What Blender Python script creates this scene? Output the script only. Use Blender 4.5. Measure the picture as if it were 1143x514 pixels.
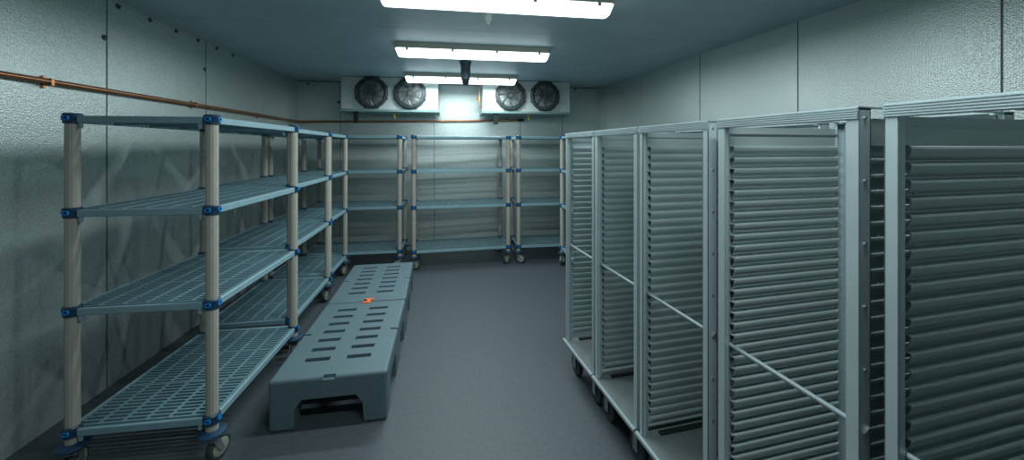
import bpy, bmesh, math, random
from mathutils import Vector, Matrix
random.seed(7)
SC = bpy.context.scene
for o in list(bpy.data.objects):
    bpy.data.objects.remove(o, do_unlink=True)
C = SC.collection
PI = math.pi
R = math.radians

# ------------------------------------------------------------------ camera
cam_d = bpy.data.cameras.new('camera')
cam = bpy.data.objects.new('camera', cam_d)
C.objects.link(cam)
cam.location = (0, 0, 1.65)
cam.rotation_euler = (R(90), 0, -R(8.98))
cam_d.sensor_width = 36
cam_d.lens = 430 / 1143 * 36
cam_d.shift_y = -92 / 1143
cam_d.clip_start = 0.05
SC.camera = cam

# ------------------------------------------------------------------ world / exposure
w = bpy.data.worlds.new('world')
SC.world = w
w.use_nodes = True
w.node_tree.nodes['Background'].inputs[0].default_value = (0.30, 0.42, 0.46, 1)
w.node_tree.nodes['Background'].inputs[1].default_value = 0.02
SC.view_settings.view_transform = 'Standard'
SC.view_settings.look = 'None'
SC.view_settings.exposure = 0.0
SC.view_settings.gamma = 1.0
SC.view_settings.use_curve_mapping = False
LAMP = 3.2           # glow of the lit tube covers
LAMP_W = 36.0        # light each fixture throws down into the room
LAMP_COL = (0.86, 0.98, 1.0)

# ------------------------------------------------------------------ materials
def mat(name, col, rough=0.5, metal=0.0, var=0.0, vscale=8.0, bump=0.0, bscale=60.0, emis=None, estr=0.0,
        pattern='noise', spec=None, stretch=None):
    m = bpy.data.materials.new(name)
    m.use_nodes = True
    nt = m.node_tree
    b = nt.nodes['Principled BSDF']
    b.inputs['Base Color'].default_value = (*col, 1)
    b.inputs['Roughness'].default_value = rough
    b.inputs['Metallic'].default_value = metal
    if spec is not None:
        b.inputs['Specular IOR Level'].default_value = spec
    tc = nt.nodes.new('ShaderNodeTexCoord')
    src = tc.outputs['Object']
    if stretch:
        mp = nt.nodes.new('ShaderNodeMapping')
        mp.inputs['Scale'].default_value = stretch
        nt.links.new(src, mp.inputs['Vector'])
        src = mp.outputs['Vector']
    if var > 0:
        n = nt.nodes.new('ShaderNodeTexNoise')
        n.inputs['Scale'].default_value = vscale
        n.inputs['Detail'].default_value = 5
        nt.links.new(src, n.inputs['Vector'])
        r = nt.nodes.new('ShaderNodeValToRGB')
        r.color_ramp.elements[0].position = 0.3
        r.color_ramp.elements[1].position = 0.7
        r.color_ramp.elements[0].color = (*[max(0, c * (1 - var)) for c in col], 1)
        r.color_ramp.elements[1].color = (*[min(1, c * (1 + var)) for c in col], 1)
        nt.links.new(n.outputs['Fac'], r.inputs['Fac'])
        nt.links.new(r.outputs['Color'], b.inputs['Base Color'])
    if bump > 0:
        if pattern == 'emboss':
            # embossed sheet: raised little diamonds in rows, over a fine leather grain
            mp2 = nt.nodes.new('ShaderNodeMapping')
            mp2.inputs['Rotation'].default_value = (R(45), R(45), R(45))
            nt.links.new(src, mp2.inputs['Vector'])
            v = nt.nodes.new('ShaderNodeTexVoronoi')
            v.inputs['Scale'].default_value = bscale
            v.inputs['Randomness'].default_value = 0.55
            nt.links.new(src, v.inputs['Vector'])
            out = v.outputs['Distance']
        else:
            v = nt.nodes.new('ShaderNodeTexNoise')
            v.inputs['Scale'].default_value = bscale
            v.inputs['Detail'].default_value = 3
            nt.links.new(src, v.inputs['Vector'])
            out = v.outputs['Fac']
        bp = nt.nodes.new('ShaderNodeBump')
        bp.inputs['Strength'].default_value = bump
        bp.inputs['Distance'].default_value = 0.004
        nt.links.new(out, bp.inputs['Height'])
        nt.links.new(bp.outputs['Normal'], b.inputs['Normal'])
    if emis:
        b.inputs['Emission Color'].default_value = (*emis, 1)
        b.inputs['Emission Strength'].default_value = estr
    return m

M = dict(
    wall=mat('embossed_galvanised_sheet', (0.50, 0.575, 0.56), 0.36, 0.55, 0.22, 150, 0.30, 95, pattern='emboss'),
    ceil=mat('ceiling_sheet', (0.46, 0.58, 0.62), 0.5, 0.15, 0.06, 3, 0.15, 120),
    floor=mat('quarry_floor', (0.045, 0.059, 0.067), 0.55, 0.0, 0.16, 40, 0.25, 160),
    seam=mat('seam_dark', (0.10, 0.13, 0.13), 0.6, 0.3),
    seaml=mat('seam_light', (0.45, 0.52, 0.52), 0.4, 0.5),
    plug=mat('panel_plug', (0.05, 0.07, 0.07), 0.6),
    post=mat('taupe_epoxy', (0.37, 0.36, 0.315), 0.4, 0.1, 0.05, 20),
    navy=mat('navy_plastic', (0.010, 0.040, 0.085), 0.4),
    blue=mat('bright_blue_plastic', (0.01, 0.22, 0.60), 0.35),
    shelf=mat('blue_grey_polymer', (0.125, 0.22, 0.255), 0.42, 0.0, 0.06, 30),
    shelfframe=mat('blue_grey_frame', (0.19, 0.315, 0.36), 0.38, 0.0, 0.05, 12),
    wheel=mat('wheel_polyurethane', (0.24, 0.28, 0.22), 0.5, 0.0, 0.1, 30),
    tyre=mat('wheel_dark', (0.03, 0.04, 0.04), 0.6),
    zinc=mat('zinc_metal', (0.35, 0.38, 0.38), 0.35, 0.8),
    alu=mat('brushed_aluminium', (0.43, 0.51, 0.51), 0.36, 0.60, 0.06, 14, 0.06, 90, stretch=(0.15, 6, 6)),
    alupost=mat('aluminium_frame', (0.50, 0.60, 0.62), 0.38, 0.55, 0.05, 10),
    rail=mat('grey_bumper_rail', (0.20, 0.25, 0.26), 0.5, 0.3),
    rackbase=mat('rack_base_sheet', (0.16, 0.19, 0.19), 0.5, 0.4, 0.1, 12),
    evap=mat('stucco_aluminium', (0.52, 0.59, 0.59), 0.45, 0.35, 0.08, 40, 0.3, 120),
    pan=mat('drip_pan', (0.22, 0.34, 0.34), 0.4, 0.4),
    black=mat('black_plastic', (0.010, 0.014, 0.016), 0.7, spec=0.2),
    shroud=mat('fan_shroud', (0.025, 0.038, 0.042), 0.45),
    blade=mat('fan_blade', (0.26, 0.30, 0.30), 0.5, 0.4),
    throat=mat('fan_throat_grey', (0.24, 0.28, 0.28), 0.45, 0.3),
    wire=mat('guard_wire', (0.05, 0.06, 0.06), 0.4, 0.3),
    brass=mat('brass', (0.50, 0.36, 0.10), 0.35, 0.9),
    copper=mat('copper', (0.46, 0.21, 0.11), 0.32, 0.85, 0.15, 12),
    cream=mat('cream_plastic', (0.52, 0.54, 0.46), 0.5),
    sprink=mat('white_pipe', (0.55, 0.62, 0.58), 0.45),
    sensor=mat('slate_sleeve', (0.035, 0.07, 0.09), 0.6, 0.0, 0.2, 40),
    dunnage=mat('blue_grey_polyethylene', (0.080, 0.130, 0.150), 0.55, 0.0, 0.12, 90, 0.25, 220),
    orange=mat('orange_plastic', (0.75, 0.16, 0.04), 0.5),
    logo=mat('logo_blue', (0.02, 0.10, 0.32), 0.5),
    lamp=mat('lit_tube_cover', (0.8, 0.9, 0.9), 0.4, emis=LAMP_COL, estr=LAMP),
)

# ------------------------------------------------------------------ mesh helpers
def V(*a): return Vector(a)

def box(bm, x0, x1, y0, y1, z0, z1, bev=0.0, seg=2):
    r = bmesh.ops.create_cube(bm, size=1)
    vs = r['verts']
    for v in vs:
        v.co = Vector((x0 + (v.co.x + .5) * (x1 - x0), y0 + (v.co.y + .5) * (y1 - y0), z0 + (v.co.z + .5) * (z1 - z0)))
    if bev > 0:
        es = list({e for v in vs for e in v.link_edges})
        bmesh.ops.bevel(bm, geom=es, offset=bev, segments=seg, affect='EDGES', profile=0.5)
    return bm

def cyl(bm, p0, p1, r0, r1=None, n=16, caps=True):
    p0 = Vector(p0); p1 = Vector(p1)
    r1 = r0 if r1 is None else r1
    d = p1 - p0
    q = d.to_track_quat('Z', 'Y').to_matrix().to_4x4()
    mtx = Matrix.Translation((p0 + p1) / 2) @ q
    bmesh.ops.create_cone(bm, cap_ends=caps, cap_tris=False, segments=n, radius1=r0, radius2=r1, depth=d.length, matrix=mtx)

def ring(bm, c, axis, rad, thick, n=28, m=8):
    """torus around axis"""
    c = Vector(c)
    q = Vector(axis).to_track_quat('Z', 'Y').to_matrix()
    rows = []
    for i in range(n):
        a = 2 * PI * i / n
        row = []
        for j in range(m):
            b = 2 * PI * j / m
            p = Vector(((rad + thick * math.cos(b)) * math.cos(a), (rad + thick * math.cos(b)) * math.sin(a), thick * math.sin(b)))
            row.append(bm.verts.new(c + q @ p))
        rows.append(row)
    for i in range(n):
        for j in range(m):
            bm.faces.new((rows[i][j], rows[(i + 1) % n][j], rows[(i + 1) % n][(j + 1) % m], rows[i][(j + 1) % m]))

def lathe(bm, prof, c=(0, 0, 0), axis=(0, 0, 1), n=24):
    """prof: list of (radius, height)"""
    c = Vector(c); q = Vector(axis).to_track_quat('Z', 'Y').to_matrix()
    rows = []
    for r, h in prof:
        rows.append([bm.verts.new(c + q @ Vector((r * math.cos(2 * PI * k / n), r * math.sin(2 * PI * k / n), h))) for k in range(n)])
    for a in range(len(prof) - 1):
        for k in range(n):
            bm.faces.new((rows[a][k], rows[a][(k + 1) % n], rows[a + 1][(k + 1) % n], rows[a + 1][k]))
    if prof[0][0] > 1e-5: bm.faces.new(list(reversed(rows[0])))
    if prof[-1][0] > 1e-5: bm.faces.new(rows[-1])

def sweep(bm, pts, r, n=10):
    pts = [Vector(p) for p in pts]
    rows = []
    for i, p in enumerate(pts):
        d = (pts[min(i + 1, len(pts) - 1)] - pts[max(i - 1, 0)]).normalized()
        q = d.to_track_quat('Z', 'Y').to_matrix()
        rows.append([bm.verts.new(p + q @ Vector((r * math.cos(2 * PI * k / n), r * math.sin(2 * PI * k / n), 0))) for k in range(n)])
    for a in range(len(rows) - 1):
        for k in range(n):
            bm.faces.new((rows[a][k], rows[a][(k + 1) % n], rows[a + 1][(k + 1) % n], rows[a + 1][k]))
    bm.faces.new(list(reversed(rows[0]))); bm.faces.new(rows[-1])

def obj(name, bm, m, parent=None, smooth=False, label=None):
    bmesh.ops.recalc_face_normals(bm, faces=bm.faces)
    me = bpy.data.meshes.new(name)
    bm.to_mesh(me); bm.free()
    me.materials.append(m)
    if smooth:
        for p in me.polygons: p.use_smooth = True
        try: me.set_sharp_from_angle(angle=R(35))
        except Exception: pass
    o = bpy.data.objects.new(name, me)
    C.objects.link(o)
    if parent: o.parent = parent
    if label: o['label'] = label
    return o

def thing(name, label, cat, loc=(0, 0, 0), rz=0, group=None):
    o = bpy.data.objects.new(name, None); C.objects.link(o)
    o.empty_display_size = 0.1
    o.location = loc; o.rotation_euler = (0, 0, rz)
    o['label'] = label; o['category'] = cat
    if group: o['group'] = group
    return o

def tag(o, label, cat, group=None):
    o['label'] = label; o['category'] = cat
    if group: o['group'] = group
    return o

def struct(o):
    o['kind'] = 'structure'
    return o

def copy_tree(o, parent=None):
    c = o.copy(); C.objects.link(c)
    c.parent = parent
    for ch in [x for x in bpy.data.objects if x.parent == o]:
        copy_tree(ch, c)
    return c

def B(): return bmesh.new()

# ------------------------------------------------------------------ room shell
CE = 2.68
YB = 6.35       # far wall
YN = -2.2       # wall behind the viewpoint
XL = -2.33
def xr(y): return 2.52 + 0.076 * (YB - y)

bm = B(); box(bm, XL - .1, xr(YN) + .1, YN - .1, YB + .1, -.1, 0); struct(obj('floor', bm, M['floor']))
bm = B(); box(bm, XL - .1, xr(YN) + .1, YN - .1, YB + .1, CE, CE + .1); ceil = struct(obj('ceiling', bm, M['ceil']))
bm = B(); box(bm, XL - .1, XL, YN - .1, YB + .1, 0, CE); wl = struct(obj('wall_left', bm, M['wall']))
bm = B(); box(bm, XL, xr(YB) + .05, YB, YB + .1, 0, CE); wf = struct(obj('wall_far', bm, M['wall']))
bm = B(); box(bm, XL, xr(YN) + .05, YN - .1, YN, 0, CE); struct(obj('wall_near', bm, M['wall']))
bm = B(); box(bm, 0, .1, -(YB - YN) / math.cos(math.atan(.076)), 0, 0, CE)
wr = struct(obj('wall_right', bm, M['wall']))
wr.location = (xr(YB), YB, 0); wr.rotation_euler = (0, 0, math.atan(.076))

def seam(parent, x0, x1, y0, y1, z0, z1, m='seam'):
    bm = B(); box(bm, x0, x1, y0, y1, z0, z1); return obj('panel_seam', bm, M[m], parent)

for y, m in ((1.96, 'seam'), (3.04, 'seam'), (4.12, 'seam'), (5.2, 'seaml'), (5.87, 'seaml'), (.88, 'seam'), (-.2, 'seam')):
    seam(wl, XL, XL + .002, y - .004, y + .004, 0, CE, m)
for x, m in ((-1.705, 'seam'), (-.27, 'seam'), (1.138, 'seam'), (1.87, 'seam')):
    seam(wf, x - .004, x + .004, YB - .002, YB, 0, CE, m)
for y, m in ((5.53, 'seaml'), (5.0, 'seaml'), (3.87, 'seam'), (2.74, 'seam'), (1.61, 'seam'), (.48, 'seam')):
    d = -(YB - y) / math.cos(math.atan(.076))
    seam(wr, -.002, 0, d - .004, d + .004, 0, CE, m)
for y in (3.4, 4.57, 2.2, 1.0):
    seam(ceil, XL, xr(YN), y - .002, y + .002, CE - .0015, CE, 'seaml')
# corner and ceiling coving
def trim(name, bm, m): return struct(obj(name, bm, m))
bm = B(); box(bm, XL, XL + .012, YN, YB, CE - .012, CE); trim('trim_1', bm, M['seaml'])
bm = B(); box(bm, XL, xr(YB), YB - .012, YB, CE - .012, CE); trim('trim_2', bm, M['seam'])
bm = B(); box(bm, XL, XL + .012, YB - .012, YB, 0, CE - .012); trim('trim_3', bm, M['seaml'])
bm = B(); box(bm, xr(YB) - .014, xr(YB), YB - .012, YB, 0, CE - .012); trim('trim_4', bm, M['seaml'])
# plugs over the panel locks
def plug_left(y, z):
    bm = B(); cyl(bm, (XL, y, z), (XL + .006, y, z), .018, n=14); obj('panel_plug', bm, M['plug'], wl)
for y in (3.13, 3.42, 3.71, 4.0, 4.29, 4.58): plug_left(y, CE - .03)
for y in (3.02, 4.10): plug_left(y, CE - .28)
for x in (-2.18, -1.62):
    bm = B(); cyl(bm, (x, YB, CE - .045), (x, YB - .006, CE - .045), .018, n=14); obj('panel_plug', bm, M['plug'], wf)
bm = B(); cyl(bm, (2.1, YB, CE - .03), (2.1, YB - .006, CE - .03), .018, n=14); obj('panel_plug', bm, M['plug'], wf)
bm = B(); cyl(bm, (-1.73, YB, 2.36), (-1.73, YB - .006, 2.36), .02, n=14); obj('panel_plug', bm, M['plug'], wf)

# ------------------------------------------------------------------ shelving
POST = .030
LEV = (.25, .85, 1.34, 1.81)
def post_bm(z0=.175, z1=1.80):
    bm = B()
    prof = []
    for k in range(48):                      # round tube with shallow flutes
        a = 2 * PI * k / 48
        r = .0285 * (1 - (.045 if k % 4 == 0 else 0))
        prof.append((r * math.cos(a), r * math.sin(a)))
    lo = [bm.verts.new((x, y, z0)) for x, y in prof]; hi = [bm.verts.new((x, y, z1)) for x, y in prof]
    for k in range(48): bm.faces.new((lo[k], lo[(k + 1) % 48], hi[(k + 1) % 48], hi[k]))
    bm.faces.new(hi); bm.faces.new(list(reversed(lo)))
    return bm

def build_unit(L, W, label, group, loc, rz, caster_turn):
    t = thing('shelving_unit', label, 'shelving', loc, rz, group)
    corners = ((0, 0), (L, 0), (0, W), (L, W))
    bmP = post_bm()
    p0 = obj('post', bmP, M['post'], t)
    posts = [p0]
    for x, y in corners[1:]:
        p = p0.copy(); C.objects.link(p); p.parent = t; p.location = (x, y, 0); posts.append(p)
    # collars (wedge clips) are sub-parts of the posts
    bmC = B(); lathe(bmC, [(0, -.036), (.033, -.036), (.0355, -.033), (.0355, -.006), (.0375, -.003), (.0375, .010), (.033, .016), (0, .016)], n=28)
    def button():
        b = B()
        def rr(hx, hz, y, c):
            return [b.verts.new((x, y, z)) for x, z in ((-hx + c, -hz), (hx - c, -hz), (hx, -hz + c), (hx, hz - c), (hx - c, hz), (-hx + c, hz), (-hx, hz - c), (-hx, -hz + c))]
        o1, i1, o0, i0 = rr(.014, .011, -.0405, .004), rr(.009, .006, -.0405, .002), rr(.014, .011, -.0320, .004), rr(.009, .006, -.0320, .002)
        for k in range(8):
            j = (k + 1) % 8
            for p, q in ((o0, o1), (o1, i1), (i1, i0), (i0, o0)): b.faces.new((p[k], p[j], q[j], q[k]))
        return b
    c0 = obj('collar', bmC, M['navy'], p0, True); w0 = obj('wedge_button', button(), M['blue'], p0)
    first = True
    for i, p in enumerate(posts):
        # the two outward faces of this corner
        faces = ((0, R(-90)), (0, R(90)), (R(180), R(-90)), (R(180), R(90)))[i]
        for z in LEV:
            zz = z - .004
            c = c0 if first else c0.copy()
            if not first: C.objects.link(c)
            c.parent = p; c.location = (0, 0, zz)
            for a in faces:
                wv = w0 if first else w0.copy()
                if not first: C.objects.link(wv)
                first = False
                wv.parent = p; wv.location = (0, 0, zz - .008); wv.rotation_euler = (0, 0, a)
    # small hanging lugs just under the shelves
    # shelves: frame + three lift-out grid mats each
    a = POST + .004
    bmF = B()
    box(bmF, a, L - a, -.022, -.004, -.036, 0, .003, 1); box(bmF, a, L - a, W + .004, W + .022, -.036, 0, .003, 1)
    box(bmF, -.022, -.004, a, W - a, -.036, 0, .003, 1); box(bmF, L + .004, L + .022, a, W - a, -.036, 0, .003, 1)
    for k in (1, 2, 3):
        box(bmF, L * k / 4 - .012, L * k / 4 + .012, -.004, W + .004, -.030, -.014)
    box(bmF, -.004, .012, POST, W - POST, -.030, -.014); box(bmF, L - .012, L + .004, POST, W - POST, -.030, -.014)
    # hanging lug of the end beam
    for y in (.048, W - .048):
        box(bmF, -.020, -.008, y - .008, y + .008, -.062, -.034, .002, 1)
        box(bmF, L + .008, L + .020, y - .008, y + .008, -.062, -.034, .002, 1)
    f0 = obj('shelf', bmF, M['shelfframe'], t)
    nm = 3
    ml = (L - 2 * .006) / nm
    bmM = B()
    h0, h1 = -.013, .001
    mw0, mw1 = -.003, W + .003
    # keep the corners clear of the posts: outer slats are shorter
    box(bmM, .002, ml - .002, mw0, mw0 + .012, h0, h1); box(bmM, .002, ml - .002, mw1 - .012, mw1, h0, h1)
    nl = 6
    for k in range(1, nl):
        y = mw0 + (mw1 - mw0) * k / nl
        box(bmM, .002, ml - .002, y - .0065, y + .0065, h0, h1 + .001)
    ns = max(8, int(ml / .0295))
    for k in range(ns + 1):
        x = .002 + .006 + (ml - .016) * k / ns
        box(bmM, x - .0052, x + .0052, mw0 + .01, mw1 - .01, h0, h1)
    m0 = obj('grid_mat', bmM, M['shelf'], f0)
    # the first shelf carries three mats; the others are copies
    m0.location = (.006, 0, 0)
    mats = [m0]
    for k in (1, 2):
        m = m0.copy(); C.objects.link(m); m.parent = f0; m.location = (.006 + k * ml, 0, 0); mats.append(m)
    f0.location = (0, 0, LEV[0])
    for z in LEV[1:]:
        f = f0.copy(); C.objects.link(f); f.parent = t; f.location = (0, 0, z)
        for m in mats:
            mm = m.copy(); C.objects.link(mm); mm.parent = f
    # casters
    bmK = B()
    cyl(bmK, (0, 0, .135), (0, 0, .18), .016)                                   # stem
    box(bmK, -.026, .026, -.026, .026, .118, .136, .004, 1)                     # swivel head
    for s in (-1, 1):                                                          # fork legs
        v = [(-.018, .122), (.022, .122), (.048, .056), (.030, .050), (.016, .062)]
        lo = [bmK.verts.new((x, s * .024, z)) for x, z in v]; hi = [bmK.verts.new((x, s * .028, z)) for x, z in v]
        n = len(v)
        for k in range(n): bmK.faces.new((lo[k], lo[(k + 1) % n], hi[(k + 1) % n], hi[k]))
        bmK.faces.new(lo); bmK.faces.new(list(reversed(hi)))
    k0 = obj('caster', bmK, M['zinc'], t)
    bmB = B(); lathe(bmB, [(.0, .150), (.045, .150), (.062, .153), (.067, .160), (.064, .169), (.045, .176), (.033, .178), (.0, .178)], n=28)
    b0 = obj('bumper', bmB, M['navy'], k0, True)
    bmT = B(); lathe(bmT, [(.030, -.019), (.055, -.019), (.0625, -.012), (.064, 0), (.0625, .012), (.055, .019), (.030, .019)], (.034, 0, .064), (0, 1, 0), 28)
    t0 = obj('tyre', bmT, M['tyre'], k0, True)
    bmH = B(); lathe(bmH, [(0, -.024), (.012, -.024), (.014, -.020), (.040, -.021), (.047, -.018), (.047, .018), (.040, .021), (.014, .020), (.012, .024), (0, .024)], (.034, 0, .064), (0, 1, 0), 24)
    h0 = obj('wheel', bmH, M['wheel'], k0, True)
    first = True
    for i, (x, y) in enumerate(corners):
        if i == 0: k = k0
        else:
            k = k0.copy(); C.objects.link(k); k.parent = t
            for s in (b0, t0, h0):
                q = s.copy(); C.objects.link(q); q.parent = k
        k.location = (x, y, 0); k.rotation_euler = (0, 0, caster_turn[i])
    return t

GL = 'wheeled shelving units down the left wall'
GB = 'wheeled shelving units along the far wall'
build_unit(1.01, .635, 'blue-grey grid shelving unit nearest the camera on the left, tall taupe front post', '', (-1.235, 2.235, 0), R(89), (R(-20), R(200), R(15), R(170)))
build_unit(1.02, .62, 'middle of the three shelving units lined up along the left wall', '', (-1.298, 3.405, 0), R(91.2), (R(15), R(165), 0, R(190)))
build_unit(.72, .60, 'farthest shelving unit of the left wall row, meeting the back corner', '', (-1.350, 4.57, 0), R(91), (R(20), R(160), 0, R(180)))
build_unit(1.22, .60, 'shelving unit on the far wall left of the centre one, under left evaporator', '', (-1.915, 5.44, 0), R(0), (0, R(200), 0, R(170)))
build_unit(1.31, .62, 'centre free-standing shelving unit against the far wall, between two gaps', '', (-.50, 5.37, 0), R(3.5), (R(-30), R(215), R(20), R(170)))
build_unit(1.20, .60, 'shelving unit on the far wall right of the centre one, under right evaporator', '', (.955, 5.44, 0), R(0), (R(-25), R(190), 0, R(180)))
build_unit(1.05, .60, 'shelving unit on the right, mostly hidden behind the aluminium racks', '', (1.55, 5.27, 0), R(-92), (R(-20), R(180), 0, R(180)))
for o in [x for x in bpy.data.objects if x.name.startswith('shelving_unit')]:
    o['group'] = 'blue-grey wheeled shelving units around the room'

# ------------------------------------------------------------------ aluminium tray racks
RW, RD, RT = .465, .60, 1.755        # along the aisle, depth away from it, height
PITCH = .0408
def sheet_profile(n, ztop):
    base = [(0, 0), (.010, -.0006), (.0145, -.003), (.0155, -.008), (.0145, -.016), (.011, -.025), (.005, -.033), (0, -.035)]
    pts = []
    for k in range(n):
        for d, z in base: pts.append((d, ztop - k * PITCH + z))
    pts.append((0, ztop - n * PITCH))
    return pts
def panel_bm(s, y):
    """corrugated tray-slide panel; s=+1 slides bulge towards +y"""
    bm = B()
    n = 34
    ztop = 1.655
    pr = sheet_profile(n, ztop)
    x0, x1 = .050, RD - .050
    th = .0018
    rows = []
    for x in (x0, x1):
        f = [bm.verts.new((x, y + s * d, z)) for d, z in pr]
        b = [bm.verts.new((x, y + s * (d - th), z)) for d, z in pr]
        rows.append((f, b))
    for k in range(len(pr) - 1):
        bm.faces.new((rows[0][0][k], rows[0][0][k + 1], rows[1][0][k + 1], rows[1][0][k]))
        bm.faces.new((rows[0][1][k], rows[0][1][k + 1], rows[1][1][k + 1], rows[1][1][k]))
        for q in (0, 1):
            bm.faces.new((rows[q][0][k], rows[q][0][k + 1], rows[q][1][k + 1], rows[q][1][k]))
    ya, yb = sorted((y, y - s * .002))
    # flat head strip above the slides
    box(bm, .03, RD - .03, ya, yb, ztop + .0, RT - .030)
    box(bm, .03, RD - .03, *sorted((y, y + s * .006)), ztop + .045, ztop + .050)
    # tongues tying each slide to the posts (dark slots stay open between them)
    for k in range(n):
        z = ztop - k * PITCH
        for xa, xb in ((.030, .0505), (RD - .0505, RD - .030)):
            box(bm, xa, xb, ya, yb, z - PITCH, z - .022)
            box(bm, xa + .012 if xa < .1 else xa, xb if xa < .1 else xb - .012, *sorted((y + s * .002, y + s * .016)), z - .0016, z)
    # rivets
    for k in range(2, n, 3):
        for x in (.085, RD - .085):
            cyl(bm, (x, y, ztop - k * PITCH - .034), (x, y + s * .003, ztop - k * PITCH - .034), .0035, n=8)
    return bm

def build_rack():
    t = thing('tray_rack', 'x', 'rack')
    zb = .225
    # posts: channel section, open towards the inside of the rack
    for x, sx in ((0, 1), (RD, -1)):
        for y, sy in ((0, 1), (RW, -1)):
            bm = B()
            def bx(xa, xb, ya, yb, z0=zb, z1=RT - .004):
                box(bm, *sorted((x + sx * xa, x + sx * xb)), *sorted((y + sy * ya, y + sy * yb)), z0, z1, .0008, 1)
            bx(0, .004, 0, .030)           # flange facing the aisle
            bx(.0, .042, 0, .004)          # flange facing the neighbour
            bx(.0, .020, .026, .030)
            bx(.038, .042, .0, .012)
            bx(0, .042, 0, .030, RT - .010, RT - .002)
            p = obj('post', bm, M['alupost'], t)
            for z in [zb + .06 + k * .16 for k in range(10)]:
                bm = B(); cyl(bm, (x + sx * .021, y - sy * .0001, z), (x + sx * .021, y - sy * .003, z), .0045, n=10)
                obj('bolt', bm, M['zinc'], p)
    for y, s in ((.008, 1), (RW - .008, -1)):
        obj('slide_panel', panel_bm(s, y), M['alu'], t)
    # top frame
    for x, sx in ((0, -1), (RD, 1)):
        bm = B()
        xa, xb = sorted((x, x - sx * .030))
        box(bm, xa, xb, 0, RW, RT - .004, RT)
        xa, xb = sorted((x + sx * .001, x - sx * .003))
        box(bm, xa, xb, 0, RW, RT - .034, RT)
        for k in range(5):                  # ribs of the extrusion
            z = RT - .0045 - k * .0063
            xa, xb = sorted((x + sx * .001, x + sx * .0050))
            box(bm, xa, xb, 0, RW, z - .0016, z + .0014)
        obj('top_rail', bm, M['alupost'], t)
    for y, s in ((0, 1), (RW, -1)):
        bm = B()
        box(bm, .03, RD - .03, *sorted((y, y + s * .02)), RT - .004, RT - .001)
        obj('top_crossbar', bm, M['alupost'], t)
    # retaining bar across the aisle side, fixed to both posts with knobs
    bm = B(); cyl(bm, (.030, .006, .93), (.030, RW - .006, .93), .008, n=12)
    bar = obj('retaining_bar', bm, M['rail'], t, True)
    for y, s in ((0, -1), (RW, 1)):
        bm = B(); cyl(bm, (.030, y, .93), (.030, y + s * .006, .93), .010, n=10)
        obj('bar_nut', bm, M['zinc'], bar)
    # base deck with rounded bumper rail
    bm = B()
    box(bm, -.004, RD + .004, .0, RW, .208, .228, .003, 1)
    base = obj('base_deck', bm, M['rackbase'], t)
    for x in (-.012, RD + .012):
        bm = B(); cyl(bm, (x, -.004, .222), (x, RW + .004, .222), .014, n=12); obj('base_rail', bm, M['rail'], t, True)
    bm = B(); box(bm, .09, RD - .09, RW - .050, RW - .022, .228, .238, .003, 1); obj('deck_stop', bm, M['black'], t)
    # casters
    for x in (.06, RD - .06):
        for y in (.075, RW - .075):
            bm = B()
            box(bm, x - .035, x + .035, y - .035, y + .035, .198, .208)
            box(bm, x - .024, x - .019, y - .018, y + .022, .055, .200)
            box(bm, x + .019, x + .024, y - .018, y + .022, .055, .200)
            k = obj('caster', bm, M['zinc'], t)
            bm = B(); lathe(bm, [(0, -.016), (.066, -.016), (.074, -.010), (.074, .010), (.066, .016), (0, .016)], (x, y, .074), (1, 0, 0), 24)
            obj('wheel', bm, M['tyre'], k, True)
    return t

RL = {
    0: 'aluminium tray rack farthest away, end of the row beside the blue shelves',
    1: 'aluminium tray rack second from the far end of the right-hand row',
    2: 'aluminium tray rack in the middle of the right-hand row',
    3: 'aluminium tray rack second from the camera, just behind the closest one',
    4: 'aluminium tray rack closest to the camera, cut by right picture edge'}
rack0 = build_rack()
far_y = (2.765, 2.285, 1.800, 1.287, .770)
ang = math.atan(.09)
for i, fy in enumerate(far_y):
    r = rack0 if i == 0 else copy_tree(rack0)
    fx = 1.09 - .09 * fy
    # origin is the near aisle corner
    r.location = (fx + RW * math.sin(ang), fy - RW * math.cos(ang), 0)
    r.rotation_euler = (0, 0, ang)
    r['label'] = RL[i]; r['group'] = 'aluminium tray racks in a row on the right'

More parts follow.
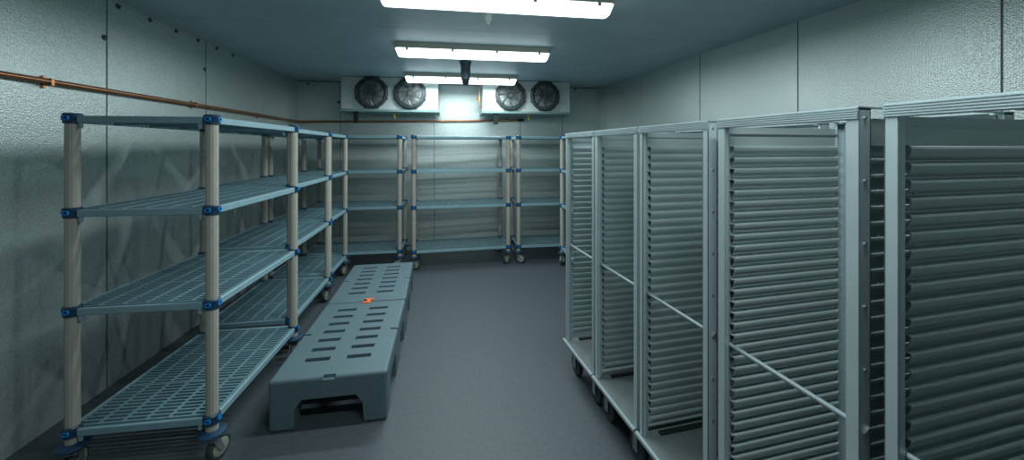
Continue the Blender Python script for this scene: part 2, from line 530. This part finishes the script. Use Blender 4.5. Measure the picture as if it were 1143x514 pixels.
# ------------------------------------------------------------------ dunnage platforms
def build_platform(LX, LY, H=.30):
    bm = B(); box(bm, -LX / 2, LX / 2, -LY / 2, LY / 2, 0, H, .018, 3)
    me = bpy.data.meshes.new('dunnage_platform'); bm.to_mesh(me); bm.free()
    o = bpy.data.objects.new('dunnage_platform', me); C.objects.link(o)
    cuts = []
    def cutter(bm):
        bmesh.ops.recalc_face_normals(bm, faces=bm.faces)
        m = bpy.data.meshes.new('cut'); bm.to_mesh(m); bm.free()
        c = bpy.data.objects.new('cut', m); C.objects.link(c); cuts.append(c)
        md = o.modifiers.new('b', 'BOOLEAN'); md.operation = 'DIFFERENCE'; md.object = c; md.solver = 'EXACT'
    # arch through the ends
    def arch(axis, half, at, z):
        bm = B()
        prof = [(-half, -.05), (-half + .012, z - .05), (-half + .05, z), (half - .05, z), (half - .012, z - .05), (half, -.05)]
        n = len(prof)
        if axis == 'y':
            lo = [bm.verts.new((at + a, -LY, b)) for a, b in prof]; hi = [bm.verts.new((at + a, LY, b)) for a, b in prof]
        else:
            lo = [bm.verts.new((-LX, at + a, b)) for a, b in prof]; hi = [bm.verts.new((LX, at + a, b)) for a, b in prof]
        for k in range(n): bm.faces.new((lo[k], lo[(k + 1) % n], hi[(k + 1) % n], hi[k]))
        bm.faces.new(lo); bm.faces.new(hi)
        return bm
    cutter(arch('y', .20, 0, .175))
    cutter(arch('x', .165, -LY / 4 + .01, .190))
    cutter(arch('x', .165, LY / 4 - .01, .190))
    # 14 slots through the deck
    bm = B()
    for sx in (-1, 1):
        for k in range(7):
            y = -LY / 2 + .205 + k * (LY - .36) / 6 
            x = sx * .125
            box(bm, x - .075, x + .075, y - .022, y + .022, .14, H + .05)
    cutter(bm)
    # connector notches in the rim
    bm = B()
    for sy in (-1, 1):
        box(bm, -.035, .035, sy * LY / 2 - .022, sy * LY / 2 + .022, H - .02, H + .02)
    for sx in (-1, 1):
        box(bm, sx * LX / 2 - .055, sx * LX / 2 + .055, -.012, .012, H - .02, H + .02)
    cutter(bm)
    md = o.modifiers.new('bev', 'BEVEL'); md.width = .004; md.segments = 2; md.limit_method = 'ANGLE'; md.angle_limit = R(50)
    bpy.context.view_layer.update()
    dg = bpy.context.evaluated_depsgraph_get()
    me2 = bpy.data.meshes.new_from_object(o.evaluated_get(dg))
    o.modifiers.clear(); o.data = me2
    me2.materials.clear(); me2.materials.append(M['dunnage'])
    for p in me2.polygons: p.material_index = 0
    for c in cuts: bpy.data.objects.remove(c, do_unlink=True)
    return o
pl = build_platform(.66, 1.12)
pl.location = (-.722, 2.975, 0); pl.rotation_euler = (0, 0, R(1.0))
tag(pl, 'nearer blue-grey plastic dunnage platform with slotted top on the floor', 'platform', 'slotted floor platforms end to end')
pl2 = pl.copy(); C.objects.link(pl2)
pl2.location = (-.752, 4.115, 0); pl2.rotation_euler = (0, 0, R(2.2))
tag(pl2, 'farther blue-grey dunnage platform, its end towards the far wall shelving', 'platform', 'slotted floor platforms end to end')
# orange connector
bm = B()
v = [(-.060, -.045), (.035, -.045), (.012, -.006), (.012, .006), (.045, .045), (-.045, .045), (-.012, .006), (-.012, -.006)]
lo = [bm.verts.new((x, y, 0)) for x, y in v]; hi = [bm.verts.new((x, y, .006)) for x, y in v]
for k in range(8): bm.faces.new((lo[k], lo[(k + 1) % 8], hi[(k + 1) % 8], hi[k]))
bm.faces.new(lo); bm.faces.new(hi)
oc = obj('connector_clip', bm, M['orange']); oc.location = (-.715, 3.545, .3005)
tag(oc, 'small orange clip joining the two floor platforms', 'clip')

# ------------------------------------------------------------------ evaporators
def build_evap():
    t = thing('evaporator_unit', 'x', 'evaporator')
    Wd, Hh, D = 1.37, .50, .42          # origin: left bottom front corner
    bm = B(); box(bm, 0, Wd, 0, D, .028, Hh, .004, 1); obj('casing', bm, M['evap'], t)
    bm = B(); box(bm, .004, .150, -.003, .0, .045, Hh - .012, .001, 1); box(bm, .004, .150, -.012, -.003, .036, .044)
    obj('access_panel', bm, M['evap'], t)
    bm = B(); box(bm, Wd - .150, Wd - .004, -.003, 0, .045, Hh - .012, .001, 1); box(bm, Wd - .150, Wd - .004, -.012, -.003, .036, .044)
    obj('access_panel', bm, M['evap'], t)
    for x in (.158, .66, Wd - .158):
        for z in (.07, .25, .46):
            bm = B(); cyl(bm, (x, 0, z), (x, -.004, z), .005, n=8); obj('screw', bm, M['zinc'], t)
    # drip pan: shallow wedge
    bm = B()
    lo = [(-.015, -.02, .0), (Wd + .015, -.02, .0), (Wd + .015, D, .0), (-.015, D, .0)]
    hi = [(-.015, -.02, .028), (Wd + .015, -.02, .028), (Wd + .015, D, .028), (-.015, D, .028)]
    a = [bm.verts.new((x, y, z - (.012 if y > 0 else 0))) for x, y, z in lo]; b = [bm.verts.new(p) for p in hi]
    for k in range(4): bm.faces.new((a[k], a[(k + 1) % 4], b[(k + 1) % 4], b[k]))
    bm.faces.new(a); bm.faces.new(b)
    obj('drip_pan', bm, M['pan'], t)
    for cx in (.425, .965):
        cz = .272; r = .215
        ax = (0, -1, 0)
        bm = B()
        lathe(bm, [(r - .012, .0), (r + .016, .0), (r + .018, .02), (r + .006, .05), (r - .010, .055), (r - .018, .045), (r - .020, .004), (r - .012, 0)], (cx, 0, cz), ax, 40)
        for k in range(8):
            a = PI / 8 + k * PI / 4
            x, z = cx + (r + .016) * math.cos(a), cz + (r + .016) * math.sin(a)
            if .04 < z < Hh - .01: cyl(bm, (x, 0, z), (x, -.03, z), .014, n=10)
        sh = obj('fan_shroud', bm, M['shroud'], t, True)
        bm = B(); cyl(bm, (cx, -.001, cz), (cx, -.006, cz), r - .015, n=40); obj('fan_throat', bm, M['throat'], sh)
        # blades
        bm = B()
        nb = 7
        for k in range(nb):
            a0 = 2 * PI * k / nb
            g = []
            for i in range(5):
                rr = .045 + (r - .030 - .045) * i / 4
                row = []
                for j in range(5):
                    aa = a0 + (j / 4) * .96 + .35 * i / 4
                    row.append(bm.verts.new((cx + rr * math.cos(aa), -.012 - .016 * j / 4, cz + rr * math.sin(aa))))
                g.append(row)
            for i in range(4):
                for j in range(4): bm.faces.new((g[i][j], g[i + 1][j], g[i + 1][j + 1], g[i][j + 1]))
        bl = obj('fan_blades', bm, M['blade'], sh, True)
        s = bl.modifiers.new('s', 'SOLIDIFY'); s.thickness = .002
        bm = B(); cyl(bm, (cx, -.006, cz), (cx, -.046, cz), .040, .034, n=24); obj('fan_hub', bm, M['blade'], sh, True)
        # guard: swirled radial wires, two rings, centre badge
        bm = B()
        for k in range(30):
            a0 = 2 * PI * k / 30
            pts = []
            for i in range(7):
                f = i / 6
                rr = .026 + (r - .012 - .026) * f
                aa = a0 + .8 * math.sin(f * PI / 2)
                pts.append((cx + rr * math.cos(aa), -.064 + .012 * f * f, cz + rr * math.sin(aa)))
            sweep(bm, pts, .0032, 5)
        for rr in (.026, .10, r - .012):
            ring(bm, (cx, -.064 + .012 * (rr / r) ** 2, cz), (0, 1, 0), rr, .0028, 36, 6)
        cyl(bm, (cx, -.060, cz), (cx, -.068, cz), .016, n=16)
        obj('fan_guard', bm, M['wire'], sh, True)
    # hanging black strap, drain fitting
    bm = B(); box(bm, .17, .235, .0, .05, -.165, 0, .004, 1); obj('hanging_strap', bm, M['black'], t)
    bm = B()
    cyl(bm, (.72, .10, -.035), (.72, .10, 0), .014, n=12); cyl(bm, (.72, .10, -.035), (.735, .10, -.075), .016, n=12)
    ring(bm, (.722, .10, -.028), (0, 0, 1), .015, .005, 16, 6)
    cyl(bm, (.735, .10, -.075), (.735, .10, -.10), .011, n=12)
    obj('drain_fitting', bm, M['brass'], t, True)
    # little maker's mark on the access panel: a swoosh and a word-like line
    bm = B()
    for k, (x, wd, h) in enumerate(((.068, .010, .012), (.080, .009, .009), (.091, .009, .009), (.102, .005, .012), (.109, .010, .009), (.121, .009, .009))):
        box(bm, x, x + wd - .002, -.0042, -.003, Hh - .052, Hh - .052 + h)
    sweep(bm, [(.026, -.0042, Hh - .036), (.034, -.0042, Hh - .050), (.046, -.0042, Hh - .052), (.056, -.0042, Hh - .046)], .005, 6)
    sweep(bm, [(.030, -.0042, Hh - .034), (.040, -.0042, Hh - .040), (.052, -.0042, Hh - .040)], .003, 6)
    obj('maker_mark', bm, M['logo'], t)
    return t
ev = build_evap()
ev.location = (-1.56, 5.83, 2.175)
ev['label'] = 'left twin-fan evaporator unit hung under ceiling on far wall'; ev['group'] = 'twin-fan evaporators on the far wall'
ev2 = copy_tree(ev); ev2.location = (.472, 5.83, 2.175)
ev2['label'] = 'right twin-fan evaporator unit with brass valve at its left side'
for o in [x for x in bpy.data.objects if x.parent == ev2 and x.name.startswith('maker_mark')]:
    bpy.data.objects.remove(o, do_unlink=True)
bm = B()
cyl(bm, (-.04, .12, .10), (-.04, .12, .44), .009, n=12); cyl(bm, (-.04, .12, .44), (.01, .12, .44), .009, n=12); cyl(bm, (-.04, .12, .10), (.01, .12, .10), .009, n=12)
vp = obj('valve_pipe', bm, M['copper'], ev2, True)
bm = B()
cyl(bm, (-.04, .12, .19), (-.04, .12, .25), .018, n=12); cyl(bm, (-.04, .12, .22), (-.085, .10, .22), .012, n=12); cyl(bm, (-.085, .10, .22), (-.098, .10, .22), .018, n=10)
obj('brass_valve', bm, M['brass'], vp, True)

# ------------------------------------------------------------------ ceiling lights
def build_light(L=1.56):
    t = thing('ceiling_light', 'x', 'light')
    def capsule(bm, half, r, z0, z1, taper=0):
        n = 6
        pts = [(-half, -r), (half, -r), (half, r), (-half, r)]
        lo = []; hi = []
        prof = [(-half + .02, -r), (half - .02, -r), (half, -r + .02), (half, r - .02), (half - .02, r), (-half + .02, r), (-half, r - .02), (-half, -r + .02)]
        for x, y in prof:
            sx = 1 - taper * (abs(x) > half - .03) * .035
            lo.append(bm.verts.new((x * sx, y * (1 - taper * .25), z0))); hi.append(bm.verts.new((x, y, z1)))
        for k in range(8): bm.faces.new((lo[k], lo[(k + 1) % 8], hi[(k + 1) % 8], hi[k]))
        bm.faces.new(lo); bm.faces.new(hi)
    bm = B(); capsule(bm, L / 2, .066, -.056, 0); obj('housing', bm, M['cream'], t)
    bm = B()
    capsule(bm, L / 2 - .006, .062, -.130, -.056, 1)
    d = obj('tube_cover', bm, M['lamp'], t)
    bv = d.modifiers.new('b', 'BEVEL'); bv.width = .012; bv.segments = 3; bv.limit_method = 'ANGLE'; bv.angle_limit = R(40)
    ld = bpy.data.lights.new('tube_light', 'AREA'); ld.shape = 'RECTANGLE'; ld.size = L - .08; ld.size_y = .085
    ld.energy = LAMP_W; ld.color = LAMP_COL
    lo = bpy.data.objects.new('tube_light', ld); C.objects.link(lo); lo.parent = t; lo.location = (0, 0, -.134)
    for s in (-1, 1):
        for x in (-.66, -.22, .22, .66):
            bm = B(); box(bm, x - .012, x + .012, *sorted((s * .066, s * .071)), -.082, -.040, .001, 1)
            obj('latch', bm, M['cream'], t)
    return t
li = build_light()
GLI = 'long sealed ceiling lights'
spec = ((.32, 2.52, 0, 'nearest and largest bright tube light on the ceiling, cut by top edge'),
        (.235, 3.92, 0, 'middle long tube light on the ceiling, between the other two'),
        (.45, .70, 0, 'long tube light on the ceiling overhead, above the top picture edge'),
        (.15, 5.45, 0, 'farthest tube light on the ceiling, just in front of the evaporators'))
for i, (x, y, a, lab) in enumerate(spec):
    l = li if i == 0 else copy_tree(li)
    l.location = (x, y, CE); l.rotation_euler = (0, 0, a); l['label'] = lab; l['group'] = GLI

# ------------------------------------------------------------------ sprinkler and sensor
sp = thing('ceiling_sprinkler', 'small pale sprinkler head between the nearest and middle tube lights', 'sprinkler', (.28, 2.95, CE))
bm = B(); lathe(bm, [(0, 0), (.052, 0), (.050, -.006), (.036, -.012), (.028, -.014), (.028, -.064), (.019, -.068), (.019, -.082), (0, -.082)], n=24); obj('escutcheon', bm, M['sprink'], sp, True)
bm = B(); cyl(bm, (0, 0, -.078), (0, 0, -.088), .011, n=12)
for s in (-1, 1): sweep(bm, [(s * .010, 0, -.086), (s * .013, 0, -.098), (s * .003, 0, -.112)], .0025, 6)
cyl(bm, (0, 0, -.112), (0, 0, -.115), .015, n=16); obj('sprinkler_head', bm, M['sprink'], sp, True)
px = thing('ceiling_sensor', 'dark slate cylinder hanging from the ceiling in front of the farthest light', 'sensor', (.17, 4.62, CE))
bm = B(); lathe(bm, [(0, 0), (.070, 0), (.070, -.02), (.058, -.05), (.056, -.15), (.050, -.22), (0, -.22)], n=24); obj('sleeve', bm, M['sensor'], px, True)
bm = B(); lathe(bm, [(0, -.22), (.040, -.22), (.040, -.262), (.030, -.275), (0, -.275)], n=24); obj('dark_cap', bm, M['black'], px, True)

# ------------------------------------------------------------------ copper pipe
zl = 2.03
pts = [(XL + .035, YN + .05, zl), (XL + .035, 2.0, zl), (XL + .035, 6.1, zl + .02), (XL + .037, YB - .10, zl + .02), (XL + .055, YB - .055, zl + .02), (XL + .10, YB - .037, zl + .02), (-.9, YB - .035, zl + .035), (.2, YB - .035, zl + .055), (1.18, YB - .035, zl + .08)]
bm = B(); sweep(bm, pts, .016, 12)
cp = tag(obj('copper_pipe', bm, M['copper'], None, True), 'long thin copper pipe running along left wall and far wall', 'pipe')
for y in (-.6, 1.0, 2.62, 3.9, 5.1):
    bm = B()
    z = zl + (0 if y < 3 else .01)
    box(bm, XL + .001, XL + .012, y - .010, y + .010, z - .036, z + .036, .001, 1)
    box(bm, XL + .012, XL + .052, y - .009, y + .009, z + .0155, z + .021); box(bm, XL + .012, XL + .052, y - .009, y + .009, z - .021, z - .0155)
    box(bm, XL + .048, XL + .052, y - .009, y + .009, z - .018, z + .018)
    obj('pipe_clamp', bm, M['copper'], cp)
for x, z in ((-1.95, 2.052), (1.02, 2.104), (.3, 2.087)):
    bm = B(); cyl(bm, (x - .012, YB - .035, z), (x + .012, YB - .035, z + .0005), .021, n=12)
    box(bm, x - .006, x + .006, YB - .03, YB - .001, z - .008, z + .008); obj('pipe_clamp', bm, M['copper'], cp)
bm = B(); cyl(bm, (1.09, YB - .035, 2.1085), (1.20, YB - .035, 2.1105), .019, n=12); obj('pipe_end', bm, M['black'], cp, True)
bm = B(); cyl(bm, (.80, YB - .035, 2.098), (.92, YB - .035, 2.102), .020, n=12); cyl(bm, (.90, YB - .035, 2.10), (.93, YB - .045, 2.145), .013, n=10); obj('brass_tee', bm, M['brass'], cp, True)
